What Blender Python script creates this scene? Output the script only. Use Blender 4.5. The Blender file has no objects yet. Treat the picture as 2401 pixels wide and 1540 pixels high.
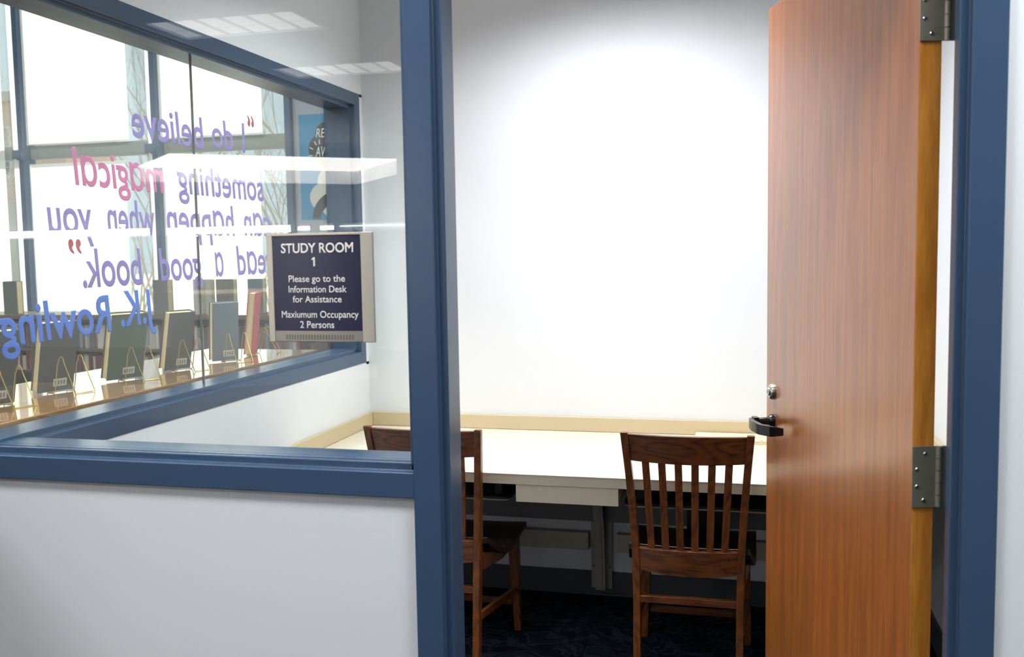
import bpy, bmesh, math, random
from mathutils import Vector, Matrix
random.seed(7)
PI = math.pi
S = bpy.context.scene
COL = S.collection

# ------------------------------------------------------------------ camera
cd = bpy.data.cameras.new('camera')
cam = bpy.data.objects.new('camera', cd); COL.objects.link(cam)
R = Vector((0.96969463, 0.24377932, -0.01624689)); F = Vector((-0.24429011, 0.96638713, -0.08011405))
U = R.cross(F)
M = Matrix(((R.x, U.x, -F.x, 0), (R.y, U.y, -F.y, 0), (R.z, U.z, -F.z, 1.466), (0, 0, 0, 1)))
cam.matrix_world = M
cd.sensor_width = 36; cd.lens = 33.388; cd.clip_start = .02; cd.clip_end = 200
cd.dof.use_dof = True; cd.dof.focus_distance = 3.0; cd.dof.aperture_fstop = 6.3
S.camera = cam

# ------------------------------------------------------------------ world, sun, large lights, exposure
W = bpy.data.worlds.new('world'); S.world = W; W.use_nodes = True
bg = W.node_tree.nodes['Background']; bg.inputs[0].default_value = (.80, .90, 1, 1); bg.inputs[1].default_value = 1.0
S.view_settings.view_transform = 'Standard'; S.view_settings.look = 'None'
S.view_settings.gamma = 1; S.view_settings.use_curve_mapping = False
S.view_settings.exposure = 0.0

def light(kind, name, loc, energy, size=1, sizey=None, rot=(0, 0, 0), col=(1, 1, 1), spread=None):
    l = bpy.data.lights.new(name, kind); l.energy = energy; l.color = col
    if kind == 'AREA':
        l.shape = 'RECTANGLE'; l.size = size; l.size_y = sizey or size
        if spread: l.spread = math.radians(spread)
    if kind == 'SUN': l.angle = math.radians(2)
    o = bpy.data.objects.new(name, l); COL.objects.link(o); o.location = loc; o.rotation_euler = rot
    return o
sun = light('SUN', 'sun', (0, 20, 20), 11.0, col=(1, .95, .88))
sun.rotation_euler = Vector((-.25, .8, .55)).to_track_quat('Z', 'Y').to_euler()
LROOM = 40.0; LHALL = 50.0; LLIB = 95.0
light('AREA', 'study_room_lamp', (-.5, 3.03, 2.70), LROOM, .62, .62, spread=145, col=(.965, .985, 1))
for (x, y) in ((1.0, .95), (-1.2, .80), (3.3, .55), (-3.4, -.9)):
    light('AREA', 'hall_fill', (x, y, 3.13), LHALL, 1.1, .5, col=(.955, .985, 1))  # added fill without fixtures, brightens the corridor wall from outside the glass reflection
for (x, y) in ((-3.3, 2.4), (-3.3, 4.8), (-5.8, 4.8), (-5.8, 2.4)):
    light('AREA', 'library_fill', (x, y, 4.7), LLIB, 1.1, .5, col=(1, .98, .97))  # added fill without fixtures, lifts the dark books and shelves

# ------------------------------------------------------------------ materials
def srgb(r, g, b):
    f = lambda c: (c/255/12.92) if c/255 <= .04045 else ((c/255+.055)/1.055)**2.4
    return (f(r), f(g), f(b), 1)
def mat(name, col, rough=.5, metal=0, coat=0, coat_rough=.1, spec=.5, noise=0, nscale=20, emit=None, estr=0, bump=0, bscale=200):
    m = bpy.data.materials.new(name); m.use_nodes = True; nt = m.node_tree; b = nt.nodes['Principled BSDF']
    b.inputs['Base Color'].default_value = col; b.inputs['Roughness'].default_value = rough; b.inputs['Metallic'].default_value = metal
    b.inputs['Coat Weight'].default_value = coat; b.inputs['Coat Roughness'].default_value = coat_rough
    b.inputs['Specular IOR Level'].default_value = spec
    if emit: b.inputs['Emission Color'].default_value = emit; b.inputs['Emission Strength'].default_value = estr
    tc = nt.nodes.new('ShaderNodeTexCoord')
    if noise:
        n = nt.nodes.new('ShaderNodeTexNoise'); n.inputs['Scale'].default_value = nscale; n.inputs['Detail'].default_value = 4
        nt.links.new(tc.outputs['Object'], n.inputs['Vector'])
        mx = nt.nodes.new('ShaderNodeMix'); mx.data_type = 'RGBA'
        mx.inputs[6].default_value = tuple(c*(1-noise) for c in col[:3])+(1,); mx.inputs[7].default_value = tuple(min(1, c*(1+noise)) for c in col[:3])+(1,)
        nt.links.new(n.outputs['Fac'], mx.inputs[0]); nt.links.new(mx.outputs[2], b.inputs['Base Color'])
    if bump:
        n2 = nt.nodes.new('ShaderNodeTexNoise'); n2.inputs['Scale'].default_value = bscale
        nt.links.new(tc.outputs['Object'], n2.inputs['Vector'])
        bp = nt.nodes.new('ShaderNodeBump'); bp.inputs['Strength'].default_value = bump; bp.inputs['Distance'].default_value = .001
        nt.links.new(n2.outputs['Fac'], bp.inputs['Height']); nt.links.new(bp.outputs[0], b.inputs['Normal'])
    return m
def wood(name, dark, light_, scale=(14, 14, 1.1), rough=.4, coat=.3, coat_rough=.2, rings=3.0, contrast=(.35, .7), spec=.5):
    m = mat(name, light_, rough, coat=coat, coat_rough=coat_rough, spec=spec); nt = m.node_tree; b = nt.nodes['Principled BSDF']
    tc = nt.nodes.new('ShaderNodeTexCoord'); mp = nt.nodes.new('ShaderNodeMapping'); mp.inputs['Scale'].default_value = scale
    nt.links.new(tc.outputs['Object'], mp.inputs[0])
    n1 = nt.nodes.new('ShaderNodeTexNoise'); n1.inputs['Scale'].default_value = .6; n1.inputs['Detail'].default_value = 2
    nt.links.new(mp.outputs[0], n1.inputs['Vector'])
    ml = nt.nodes.new('ShaderNodeMath'); ml.operation = 'MULTIPLY'; ml.inputs[1].default_value = rings*6
    nt.links.new(n1.outputs['Fac'], ml.inputs[0])
    fr = nt.nodes.new('ShaderNodeMath'); fr.operation = 'PINGPONG'; fr.inputs[1].default_value = .5
    nt.links.new(ml.outputs[0], fr.inputs[0])
    n2 = nt.nodes.new('ShaderNodeTexNoise'); n2.inputs['Scale'].default_value = 9; n2.inputs['Detail'].default_value = 5
    nt.links.new(mp.outputs[0], n2.inputs['Vector'])
    ad = nt.nodes.new('ShaderNodeMath'); ad.operation = 'MULTIPLY_ADD'; ad.inputs[1].default_value = .8; 
    nt.links.new(fr.outputs[0], ad.inputs[0]); nt.links.new(n2.outputs['Fac'], ad.inputs[2])
    rp = nt.nodes.new('ShaderNodeValToRGB'); rp.color_ramp.elements[0].position = contrast[0]; rp.color_ramp.elements[1].position = contrast[1]
    rp.color_ramp.elements[0].color = dark; rp.color_ramp.elements[1].color = light_
    nt.links.new(ad.outputs[0], rp.inputs[0]); nt.links.new(rp.outputs[0], b.inputs['Base Color'])
    return m
def glass(name, tint=(.97, .99, .98, 1), rough=0.0):
    m = bpy.data.materials.new(name); m.use_nodes = True; nt = m.node_tree
    for n in list(nt.nodes): nt.nodes.remove(n)
    out = nt.nodes.new('ShaderNodeOutputMaterial'); mx = nt.nodes.new('ShaderNodeMixShader')
    tr = nt.nodes.new('ShaderNodeBsdfTransparent'); tr.inputs[0].default_value = tint
    gl = nt.nodes.new('ShaderNodeBsdfGlossy'); gl.inputs['Roughness'].default_value = rough
    fr = nt.nodes.new('ShaderNodeFresnel'); ge = nt.nodes.new('ShaderNodeNewGeometry')
    m1 = nt.nodes.new('ShaderNodeMix'); m1.inputs[2].default_value = 1.5; m1.inputs[3].default_value = 1/1.5
    nt.links.new(ge.outputs['Backfacing'], m1.inputs[0]); nt.links.new(m1.outputs[0], fr.inputs['IOR'])
    nt.links.new(fr.outputs[0], mx.inputs[0]); nt.links.new(tr.outputs[0], mx.inputs[1]); nt.links.new(gl.outputs[0], mx.inputs[2])
    nt.links.new(mx.outputs[0], out.inputs[0]); return m
def translucent(name, col, mixf=.6):
    m = bpy.data.materials.new(name); m.use_nodes = True; nt = m.node_tree
    for n in list(nt.nodes): nt.nodes.remove(n)
    out = nt.nodes.new('ShaderNodeOutputMaterial'); mx = nt.nodes.new('ShaderNodeMixShader'); mx.inputs[0].default_value = mixf
    d = nt.nodes.new('ShaderNodeBsdfDiffuse'); d.inputs[0].default_value = col
    t = nt.nodes.new('ShaderNodeBsdfTranslucent'); t.inputs[0].default_value = col
    nt.links.new(d.outputs[0], mx.inputs[1]); nt.links.new(t.outputs[0], mx.inputs[2]); nt.links.new(mx.outputs[0], out.inputs[0]); return m

m_wall = mat('wall_paint', (.80, .82, .845, 1), .75, bump=.15, bscale=350)
m_wallroom = mat('room_wall_paint', (.80, .825, .86, 1), .8, bump=.1, bscale=350)
m_blue = mat('blue_enamel', srgb(60, 82, 110), .24, spec=.5, bump=.04, bscale=500)
m_ceil = mat('ceiling_tile', (.8, .8, .78, 1), .9)
m_glass = glass('clear_glass')
m_door = wood('door_veneer', srgb(142, 76, 27), srgb(180, 106, 44), (16, 16, .75), .42, coat=1, coat_rough=.2, rings=1.2, contrast=(.2, 1.1))
m_dooredge = wood('door_edge_wood', srgb(196, 112, 28), srgb(238, 160, 62), (20, 20, 2), .4, coat=.3, rings=1.2, contrast=(.2, 1.0))
m_chair = wood('chair_oak', srgb(66, 33, 13), srgb(124, 68, 27), (9, 9, 3), .35, coat=.3, coat_rough=.2, rings=4, contrast=(.3, .85))
m_chairx = wood('chair_oak_rail', srgb(56, 28, 11), srgb(114, 62, 25), (1.8, 11, 11), .35, coat=.3, coat_rough=.2, rings=4, contrast=(.35, .8))
m_lam = mat('cream_laminate', srgb(230, 219, 199), .4, spec=.4)
m_edge = mat('laminate_edge_beige', srgb(196, 186, 166), .5)
m_splash = mat('beige_splash', srgb(208, 191, 156), .5)
m_counter = wood('counter_oak', srgb(128, 84, 36), srgb(168, 120, 62), (12, 1.2, 12), .25, coat=1, coat_rough=.05, rings=1.5, contrast=(.2, 1.1))
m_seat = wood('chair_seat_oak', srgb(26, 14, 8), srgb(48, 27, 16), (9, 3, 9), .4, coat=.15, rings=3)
m_case = wood('bookcase_wood', srgb(62, 48, 38), srgb(86, 66, 50), (2, 10, 10), .5)
m_gold = mat('brass_wire', srgb(205, 180, 90), .35, metal=.6)
m_steel = mat('dull_steel', srgb(138, 134, 118), .45, metal=.3, noise=.2, nscale=40)
m_nickel = mat('satin_nickel', srgb(205, 200, 192), .25, metal=1)
m_black = mat('black_metal', srgb(22, 22, 26), .22, spec=.6)
m_blackplastic = mat('black_plastic', srgb(14, 14, 16), .5)
m_grey = mat('grey_trunking', srgb(120, 118, 116), .5)
m_cream2 = mat('cream_raceway', srgb(190, 185, 165), .5)
m_brkt = mat('beige_bracket', srgb(176, 172, 158), .5)
m_base = mat('grey_vinyl_base', srgb(78, 82, 86), .5)
m_signframe = mat('sign_silver', srgb(200, 192, 178), .38, metal=.35)
m_navy = mat('sign_navy', srgb(36, 36, 66), .3)
m_letter = mat('sign_letter', srgb(232, 226, 220), .5)
m_strip = mat('sign_strip', srgb(160, 154, 146), .35, metal=.5)
m_slot = mat('sign_slot', srgb(110, 105, 98), .5)
m_braille = mat('sign_braille', srgb(70, 68, 100), .3)
m_purple = mat('vinyl_purple', srgb(188, 172, 232), .5)
m_pink = mat('vinyl_pink', srgb(244, 160, 210), .5)
m_red = mat('vinyl_red', srgb(222, 100, 110), .5)
m_vblue = mat('vinyl_blue', srgb(125, 168, 240), .5)
for m in (m_purple, m_pink, m_red, m_vblue):      # thin tinted film: part of the daylight comes through
    b = m.node_tree.nodes['Principled BSDF']; b.inputs['Emission Strength'].default_value = 0
    nt = m.node_tree; out = nt.nodes['Material Output']; mx = nt.nodes.new('ShaderNodeMixShader'); mx.inputs[0].default_value = .6
    t = nt.nodes.new('ShaderNodeBsdfTranslucent'); t.inputs[0].default_value = b.inputs['Base Color'].default_value
    nt.links.new(b.outputs[0], mx.inputs[1]); nt.links.new(t.outputs[0], mx.inputs[2]); nt.links.new(mx.outputs[0], out.inputs[0])
m_page = mat('book_pages', srgb(222, 205, 160), .8, noise=.12, nscale=150)
m_label = mat('barcode_label', srgb(215, 215, 205), .6)
m_labelbar = mat('barcode_ink', srgb(70, 70, 70), .6)
m_shade = translucent('window_shade', (.95, .95, .93, 1), .72)
m_transom = mat('grey_beam', srgb(150, 150, 142), .6)
m_poster = mat('poster_blue', srgb(34, 122, 162), .5)
m_pblack = mat('poster_black', srgb(38, 38, 42), .6)
m_pgrey = mat('poster_grey', srgb(190, 188, 182), .6)
m_pwhite = mat('poster_white', srgb(220, 222, 220), .6)
m_thicket = mat('thicket_stems', srgb(208, 198, 186), .9, noise=.15, nscale=6)
m_bark = mat('bark', srgb(190, 178, 168), .9, noise=.2, nscale=8)
m_emit = mat('light_diffuser', (1, 1, 1, 1), .6, emit=(1, .98, .95, 1), estr=3.2)
m_emit2 = mat('canopy_diffuser', (1, 1, 1, 1), .6, emit=(1, .95, .88, 1), estr=13)
m_tube = mat('lamp_tube', (1, 1, 1, 1), .6, emit=(1, .99, .97, 1), estr=40)
m_tubeback = mat('strip_housing', srgb(150, 150, 150), .6)
m_white = mat('white_metal', srgb(228, 228, 228), .5)
m_pad = mat('pad_cream', srgb(240, 226, 190), .6)
m_led = mat('red_led', srgb(255, 20, 50), .5, emit=(1, .02, .08, 1), estr=3)

def carpet_mat():
    m = mat('carpet_navy', srgb(22, 28, 44), .95, spec=.1); nt = m.node_tree; b = nt.nodes['Principled BSDF']
    tc = nt.nodes.new('ShaderNodeTexCoord')
    n = nt.nodes.new('ShaderNodeTexNoise'); n.inputs['Scale'].default_value = 5.5; n.inputs['Detail'].default_value = 3; n.inputs['Distortion'].default_value = 2.5
    nt.links.new(tc.outputs['Object'], n.inputs['Vector'])
    rp = nt.nodes.new('ShaderNodeValToRGB'); e = rp.color_ramp.elements
    e[0].position = .47; e[0].color = srgb(20, 26, 42); e[1].position = .57; e[1].color = srgb(20, 26, 42)
    x = e.new(.525); x.color = srgb(60, 66, 80); y = e.new(.70); y.color = srgb(30, 48, 62)
    nt.links.new(n.outputs['Fac'], rp.inputs[0])
    n2 = nt.nodes.new('ShaderNodeTexNoise'); n2.inputs['Scale'].default_value = 300; nt.links.new(tc.outputs['Object'], n2.inputs['Vector'])
    mx = nt.nodes.new('ShaderNodeMix'); mx.data_type = 'RGBA'; mx.blend_type = 'MULTIPLY'; mx.inputs[0].default_value = .7
    nt.links.new(rp.outputs[0], mx.inputs[6]); nt.links.new(n2.outputs['Fac'], mx.inputs[7]); nt.links.new(mx.outputs[2], b.inputs['Base Color'])
    return m
m_carpet = carpet_mat()
def brick_mat():
    m = mat('far_brick', srgb(190, 130, 100), .9); nt = m.node_tree; b = nt.nodes['Principled BSDF']
    tc = nt.nodes.new('ShaderNodeTexCoord'); mp = nt.nodes.new('ShaderNodeMapping'); mp.inputs['Rotation'].default_value = (PI/2, 0, 0)
    br = nt.nodes.new('ShaderNodeTexBrick'); br.inputs['Scale'].default_value = 4
    br.inputs[1].default_value = srgb(226, 184, 160); br.inputs[2].default_value = srgb(214, 168, 144); br.inputs[3].default_value = srgb(226, 212, 200)
    nt.links.new(tc.outputs['Object'], mp.inputs[0]); nt.links.new(mp.outputs[0], br.inputs[0]); nt.links.new(br.outputs[0], b.inputs['Base Color'])
    return m
m_brick = brick_mat()
m_ground = mat('winter_ground', srgb(188, 182, 168), .95, noise=.2, nscale=2)
m_stone = mat('pale_stone', srgb(200, 192, 180), .9, noise=.08, nscale=3)

# ------------------------------------------------------------------ mesh helpers
class MB:
    def __init__(s, T=None): s.v = []; s.f = []; s.T = T or Matrix(); s.mi = []; s.smooth = False
    def add(s, vs, fs, m=0):
        k = len(s.v); s.v += [s.T @ Vector(p) for p in vs]; s.f += [[k+i for i in f] for f in fs]; s.mi += [m]*len(fs)
    def box(s, x0, x1, y0, y1, z0, z1, m=0):
        if x0 > x1: x0, x1 = x1, x0
        if y0 > y1: y0, y1 = y1, y0
        if z0 > z1: z0, z1 = z1, z0
        s.add([(x0,y0,z0),(x1,y0,z0),(x1,y1,z0),(x0,y1,z0),(x0,y0,z1),(x1,y0,z1),(x1,y1,z1),(x0,y1,z1)],
              [(3,2,1,0),(4,5,6,7),(0,1,5,4),(1,2,6,5),(2,3,7,6),(3,0,4,7)], m); return s
    def prism(s, poly, a, b, axis='z', m=0):
        n = len(poly)
        def P(p, h): return {'z': (p[0], p[1], h), 'x': (h, p[0], p[1]), 'y': (p[0], h, p[1])}[axis]
        s.add([P(p, a) for p in poly]+[P(p, b) for p in poly],
              [tuple(range(n))[::-1], tuple(range(n, 2*n))]+[(i, (i+1) % n, (i+1) % n+n, i+n) for i in range(n)], m); return s
    def loft(s, rings, cap=True, m=0, closed=True):
        n = len(rings[0]); vs = [p for r in rings for p in r]; fs = []
        for k in range(len(rings)-1):
            for i in range(n if closed else n-1):
                j = (i+1) % n; fs.append((k*n+i, k*n+j, (k+1)*n+j, (k+1)*n+i))
        if cap: fs += [tuple(range(n))[::-1], tuple(range((len(rings)-1)*n, len(rings)*n))]
        s.add(vs, fs, m); return s
    def tube(s, pts, r, seg=6, m=0, radii=None):
        pts = [Vector(p) for p in pts]; rings = []; prev = None
        for i, p in enumerate(pts):
            d = (pts[min(i+1, len(pts)-1)]-pts[max(i-1, 0)]).normalized()
            if prev is None: a = d.orthogonal().normalized()
            else: a = (prev-d*prev.dot(d)).normalized()
            prev = a; b = d.cross(a); rr = radii[i] if radii else r
            rings.append([p+a*math.cos(t*2*PI/seg)*rr+b*math.sin(t*2*PI/seg)*rr for t in range(seg)])
        return s.loft(rings, m=m)
    def build(s, name, ms, parent=None, bevel=0, smooth=False, kind=None, seg=2):
        me = bpy.data.meshes.new(name); me.from_pydata([tuple(v) for v in s.v], [], s.f)
        ms = ms if isinstance(ms, (list, tuple)) else [ms]
        for m in ms: me.materials.append(m)
        if len(ms) > 1: me.polygons.foreach_set('material_index', s.mi)
        bm = bmesh.new(); bm.from_mesh(me); bmesh.ops.recalc_face_normals(bm, faces=bm.faces); bm.to_mesh(me); bm.free()
        if smooth or bevel: me.polygons.foreach_set('use_smooth', [True]*len(me.polygons))
        o = bpy.data.objects.new(name, me); COL.objects.link(o)
        if parent: o.parent = parent
        if bevel:
            b = o.modifiers.new('bevel', 'BEVEL'); b.width = bevel; b.segments = seg; b.limit_method = 'ANGLE'; b.angle_limit = .6; b.harden_normals = True
        elif smooth:
            me.set_sharp_from_angle(angle=.7)
        if kind: o['kind'] = kind
        return o
def thing(name, label=None, cat=None, loc=(0, 0, 0), rz=0, group=None, kind=None):
    o = bpy.data.objects.new(name, None); COL.objects.link(o); o.location = loc; o.rotation_euler = (0, 0, rz); o.empty_display_size = .05
    return tag(o, label, cat, group, kind)
def tag(o, label=None, cat=None, group=None, kind=None):
    if label: o['label'] = label
    if cat: o['category'] = cat
    if group: o['group'] = group
    if kind: o['kind'] = kind
    return o
def struct(o, label=None): return tag(o, label, None, None, 'structure')
def dup(root, loc, rz, label=None, group=None):
    r = root.copy(); COL.objects.link(r); r.location = loc; r.rotation_euler = (0, 0, rz)
    if label: r['label'] = label
    if group: r['group'] = group
    for ch in list(root.children):
        c = ch.copy(); COL.objects.link(c); c.parent = r
        for g in list(ch.children):
            d = g.copy(); COL.objects.link(d); d.parent = c
    return r
def cyl_pts(c, axis, r, n=16, ry=None):
    ry = ry or r; out = []
    for i in range(n):
        a = 2*PI*i/n; u, v = math.cos(a)*r, math.sin(a)*ry
        out.append({'x': (c[0], c[1]+u, c[2]+v), 'y': (c[0]+u, c[1], c[2]+v), 'z': (c[0]+u, c[1]+v, c[2])}[axis])
    return out

# ------------------------------------------------------------------ dimensions
Y0, XP, YB, XL, DY = 1.7451, -.6479, 3.9327, -1.6565, 3.1159
XR = .3535; T = .146; SILL = .980; HEAD = 2.161; CH = 2.72; HC = 3.17
RW = .66                       # right wall of the study room

# ------------------------------------------------------------------ structure
struct(MB().box(-14, 5, -10, 8.3, -.1, 0).build('floor', m_carpet), 'dark navy patterned carpet with faint paler curls')
# hall and library ceiling, study room ceiling
LC = 4.8                       # library ceiling, higher than the hall's
struct(MB().box(-14, 5, -10, 1.2, HC, HC+.12).box(-1.8, 5, 1.2, YB+.12, HC, HC+.12).build('ceiling', m_ceil), 'white hall ceiling')
struct(MB().box(-14, -1.7, 1.2, 8.3, LC, LC+.12).build('ceiling', m_ceil), 'high white library ceiling')
w = MB(); w.box(-14, -1.8, 1.1, 1.2, HC+.12, LC); w.box(-1.8, -1.7, 1.2, 8.0, HC+.12, LC)
struct(w.build('wall_upper', m_wall), 'upper walls where the library ceiling rises')
struct(MB().box(XL, RW, Y0+T, YB, CH, CH+.03).build('ceiling', m_ceil), 'white study room ceiling')
w = MB()
w.box(-1.803, XP, Y0+.012, Y0+T-.012, 0, SILL)
w.box(.412, 5, Y0+.012, Y0+T-.012, 0, HC)
w.box(-1.803, .412, Y0+.012, Y0+T-.012, HEAD+.05, HC)
struct(w.build('wall_front', m_wall), 'pale grey corridor wall around the study room window and door')
w = MB(); w.box(XL-.134, XL, Y0+T, YB, 0, SILL+.012); w.box(XL-.134, XL, Y0+T, YB, HEAD-.012, HC); w.box(XL-.134, XL, 3.905, YB, SILL, HEAD)
struct(w.build('wall_left', m_wallroom), 'pale blue-white study room side wall below and above the long window')
struct(MB().box(XL-.134, RW+.12, YB, YB+.12, 0, HC).build('wall_back', m_wallroom), 'white back wall of the study room, bright in the middle')
struct(MB().box(RW, RW+.12, Y0+T-.012, YB, 0, HC).build('wall_right', m_wallroom), 'white study room wall behind the open door')
# outer hall shell
struct(MB().box(-14, 5, -10.1, -10, 0, HC).build('wall_hall', m_wall), 'far wall of the hall behind the viewer')
struct(MB().box(4.9, 5, -10, Y0, 0, HC).build('wall_hall_right', m_wall), 'right wall of the hall')
w = MB(); w.box(-14.1, -14, -10, 8.3, 0, LC); struct(w.build('wall_library_left', m_wall), 'left wall of the library')
w = MB(); w.box(-4.04, -1.7, 8.0, 8.2, 0, LC); w.box(-14, -4.04, 8.0, 8.2, 0, .82)
struct(w.build('wall_library', mat('library_grey_wall', srgb(150, 154, 162), .8)), 'grey library wall with a blue poster beside the big windows')
struct(MB().box(-1.8, -1.7, YB+.12, 8.0, 0, HC+.12).build('wall_library_right', m_wall), 'library wall beyond the study room')
# baseboards
struct(MB().box(XL, RW, YB-.012, YB, 0, .103).box(XL, RW, YB-.018, YB, 0, .012).build('baseboard_back', m_base, bevel=.002), 'dark grey vinyl baseboard under the desk')
struct(MB().box(XL, XL+.01, Y0+T, YB-.018, 0, .103).build('baseboard_left', m_base), 'dark grey vinyl baseboard')
struct(MB().box(RW-.01, RW, Y0+T, YB-.018, 0, .103).build('baseboard_right', m_base), 'dark grey vinyl baseboard')

# ------------------------------------------------------------------ front window and door frame (hollow metal, blue)
def rail_profile(z, sgn, stop=(.02, .126)):          # (y, z) polygon for a rail, opening side at z going sgn
    a, b = stop
    return [(Y0, z-.052*sgn), (Y0, z), (Y0+a, z), (Y0+a, z+.016*sgn), (Y0+b, z+.016*sgn), (Y0+b, z), (Y0+T, z), (Y0+T, z-.052*sgn)]
win1 = struct(thing('window_1', loc=(0, 0, 0)), 'front study room window in a blue metal frame with the room sign on its glass')
MB().prism(rail_profile(1.033, 1), -1.75, XP+.001, 'x').build('sill_rail', m_blue, win1, bevel=.0022)
MB().prism(rail_profile(2.104, -1), -1.75, XP+.001, 'x').build('head_rail', m_blue, win1, bevel=.0022)
MB().box(-1.803, -1.745, Y0, Y0+.03, SILL, HEAD).build('corner_post', m_blue, win1, bevel=.002)
gp = MB().box(-1.745, XP-.012, Y0+.052, Y0+.058, 1.049, 2.088).build('glass_pane', m_glass, win1)
for x in (-1.553, -1.357, -1.173, -.993, -.785):
    c = MB(); c.loft([cyl_pts((x, Y0+.036, 1.0485), 'z', .0035, 8), cyl_pts((x, Y0+.036, 1.0505), 'z', .003, 8)]); c.build('screw', m_blue, win1, smooth=True)
MB().box(-1.745, XP-.016, Y0+.033, Y0+.0345, 1.048, 1.0498).build('bead_seam', mat('seam_dark', srgb(30, 45, 70), .5), win1)
door_frame = struct(thing('trim_1'), 'blue metal door frame with square stops')
P = [(XP, Y0), (XP+.055, Y0), (XP+.055, Y0+.02), (XP+.071, Y0+.02), (XP+.071, Y0+.062), (XP+.055, Y0+.062), (XP+.055, Y0+T), (XP, Y0+T),
     (XP, Y0+.126), (XP-.012, Y0+.126), (XP-.012, Y0+.02), (XP, Y0+.02)]
MB().prism(P, 0, HEAD).build('left_post', m_blue, door_frame, bevel=.0025)
P = [(XR, Y0), (XR+.056, Y0), (XR+.056, Y0+T), (XR, Y0+T), (XR, Y0+.062), (XR-.016, Y0+.062), (XR-.016, Y0+.02), (XR, Y0+.02)]
MB().prism(P, 0, HEAD).build('right_post', m_blue, door_frame, bevel=.0025)
P = [(Y0, 2.161), (Y0, 2.110), (Y0+.02, 2.110), (Y0+.02, 2.094), (Y0+.062, 2.094), (Y0+.062, 2.110), (Y0+T, 2.110), (Y0+T, 2.161)]
MB().prism(P, XP+.055, XR, 'x').build('head', m_blue, door_frame, bevel=.0025)

# ------------------------------------------------------------------ door, hinged on the right, opened inward
ang = .284; HX, HY = .290, 1.856
door = struct(thing('door_1', loc=(HX, HY, 0)), 'oak veneer door standing open into the room with a black lever')
# local frame: u along the door (towards the free edge), t across its thickness (away from the corridor face)
u = Vector((-math.sin(ang), math.cos(ang), 0)); t = Vector((math.cos(ang), math.sin(ang), 0))
TD = Matrix(((u.x, t.x, 0, 0), (u.y, t.y, 0, 0), (0, 0, 1, 0), (0, 0, 0, 1)))
DL, DT, DH = .885, .040, 2.104
MB(TD).box(.0012, DL-.0012, 0, DT, .012, DH).build('door_slab', m_door, door, bevel=.001)
MB(TD).box(0, .0011, .0006, DT-.0006, .013, DH-.001).build('edge_band', m_dooredge, door)
MB(TD).box(DL-.0011, DL, .0006, DT-.0006, .013, DH-.001).build('edge_band', m_dooredge, door)
for zc in (1.040, 1.886, .27):
    h = MB(TD).box(-.0035, -.0002, -.002, .0435, zc-.057, zc+.057)
    hin = h.build('hinge_leaf', m_steel, door, bevel=.0006)
    k = MB(TD); c = TD @ Vector((0, .0475, 0))
    for q in range(5):
        z0 = zc-.057+q*.0228
        k.loft([[Vector(p) for p in cyl_pts((-.003, .0475, z), 'z', .0058, 12)] for z in (z0+.0006, z0+.0222)])
    k.build('hinge_knuckle', m_steel, hin, smooth=True)
    MB(TD).box(-.0035, -.001, .048, .068, zc-.057, zc+.057).build('jamb_leaf', m_steel, hin)
    for (dy, dz) in ((.022, .043), (.007, .014), (.007, -.018), (.020, -.044)):
        s_ = MB(TD); s_.loft([[Vector(p) for p in cyl_pts((x, dy, zc+dz), 'x', r, 10)] for x, r in ((-.0036, .0042), (-.0052, .0026))]); s_.build('screw', m_nickel, hin, smooth=True)
# lever set (60 mm from the free edge)
L0 = DL-.062
for side in (0, 1):
    sg = -1 if side == 0 else 1; f0 = 0 if side == 0 else DT
    def tt(d): return f0+sg*d
    g = MB(TD)
    g.loft([[Vector(p) for p in cyl_pts((L0, tt(d), .998), 'y', r, 16)] for d, r in ((.004, .011), (.05, .0095))])
    # flat bar lever: out, then back towards the hinge
    path = [(L0+.013, .046), (L0+.004, .060), (L0-.03, .065), (L0-.085, .061), (L0-.115, .040), (L0-.120, .014)]
    rings = []
    for k, (a, d) in enumerate(path):
        th = .0065 if 0 < k < 5 else .003; hh = .0135 if k < 5 else .010
        zc = .994-.004*k/5
        rings.append([Vector((a, tt(d-th), zc-hh)), Vector((a, tt(d+th), zc-hh)), Vector((a, tt(d+th), zc+hh)), Vector((a, tt(d-th), zc+hh))])
    g.loft(rings)
    g.box(L0-.012, L0+.014, tt(.042), tt(.056), .982, 1.010)
    lv = g.build('lever_handle', m_black, door, bevel=.003)
    r = MB(TD); r.loft([[Vector(p) for p in cyl_pts((L0, tt(d), .998), 'y', rr, 24)] for d, rr in ((.0002, .018), (.008, .018), (.014, .014))])
    r.build('rose', m_black, lv, smooth=True)
    c = MB(TD); c.loft([[Vector(p) for p in cyl_pts((L0, tt(d), 1.078), 'y', rr, 24)] for d, rr in ((.0002, .0215), (.008, .0205), (.013, .016))])
    lk = c.build('lock_cylinder', m_nickel, door, smooth=True)
    k = MB(TD); k.loft([[Vector(p) for p in cyl_pts((L0, tt(d), 1.078), 'y', rr, 16)] for d, rr in ((.0130, .011), (.0165, .0105))]); k.box(L0-.001, L0+.001, tt(.0166), tt(.0172), 1.073, 1.083)
    k.build('keyway', m_nickel, lk, smooth=True)

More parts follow.
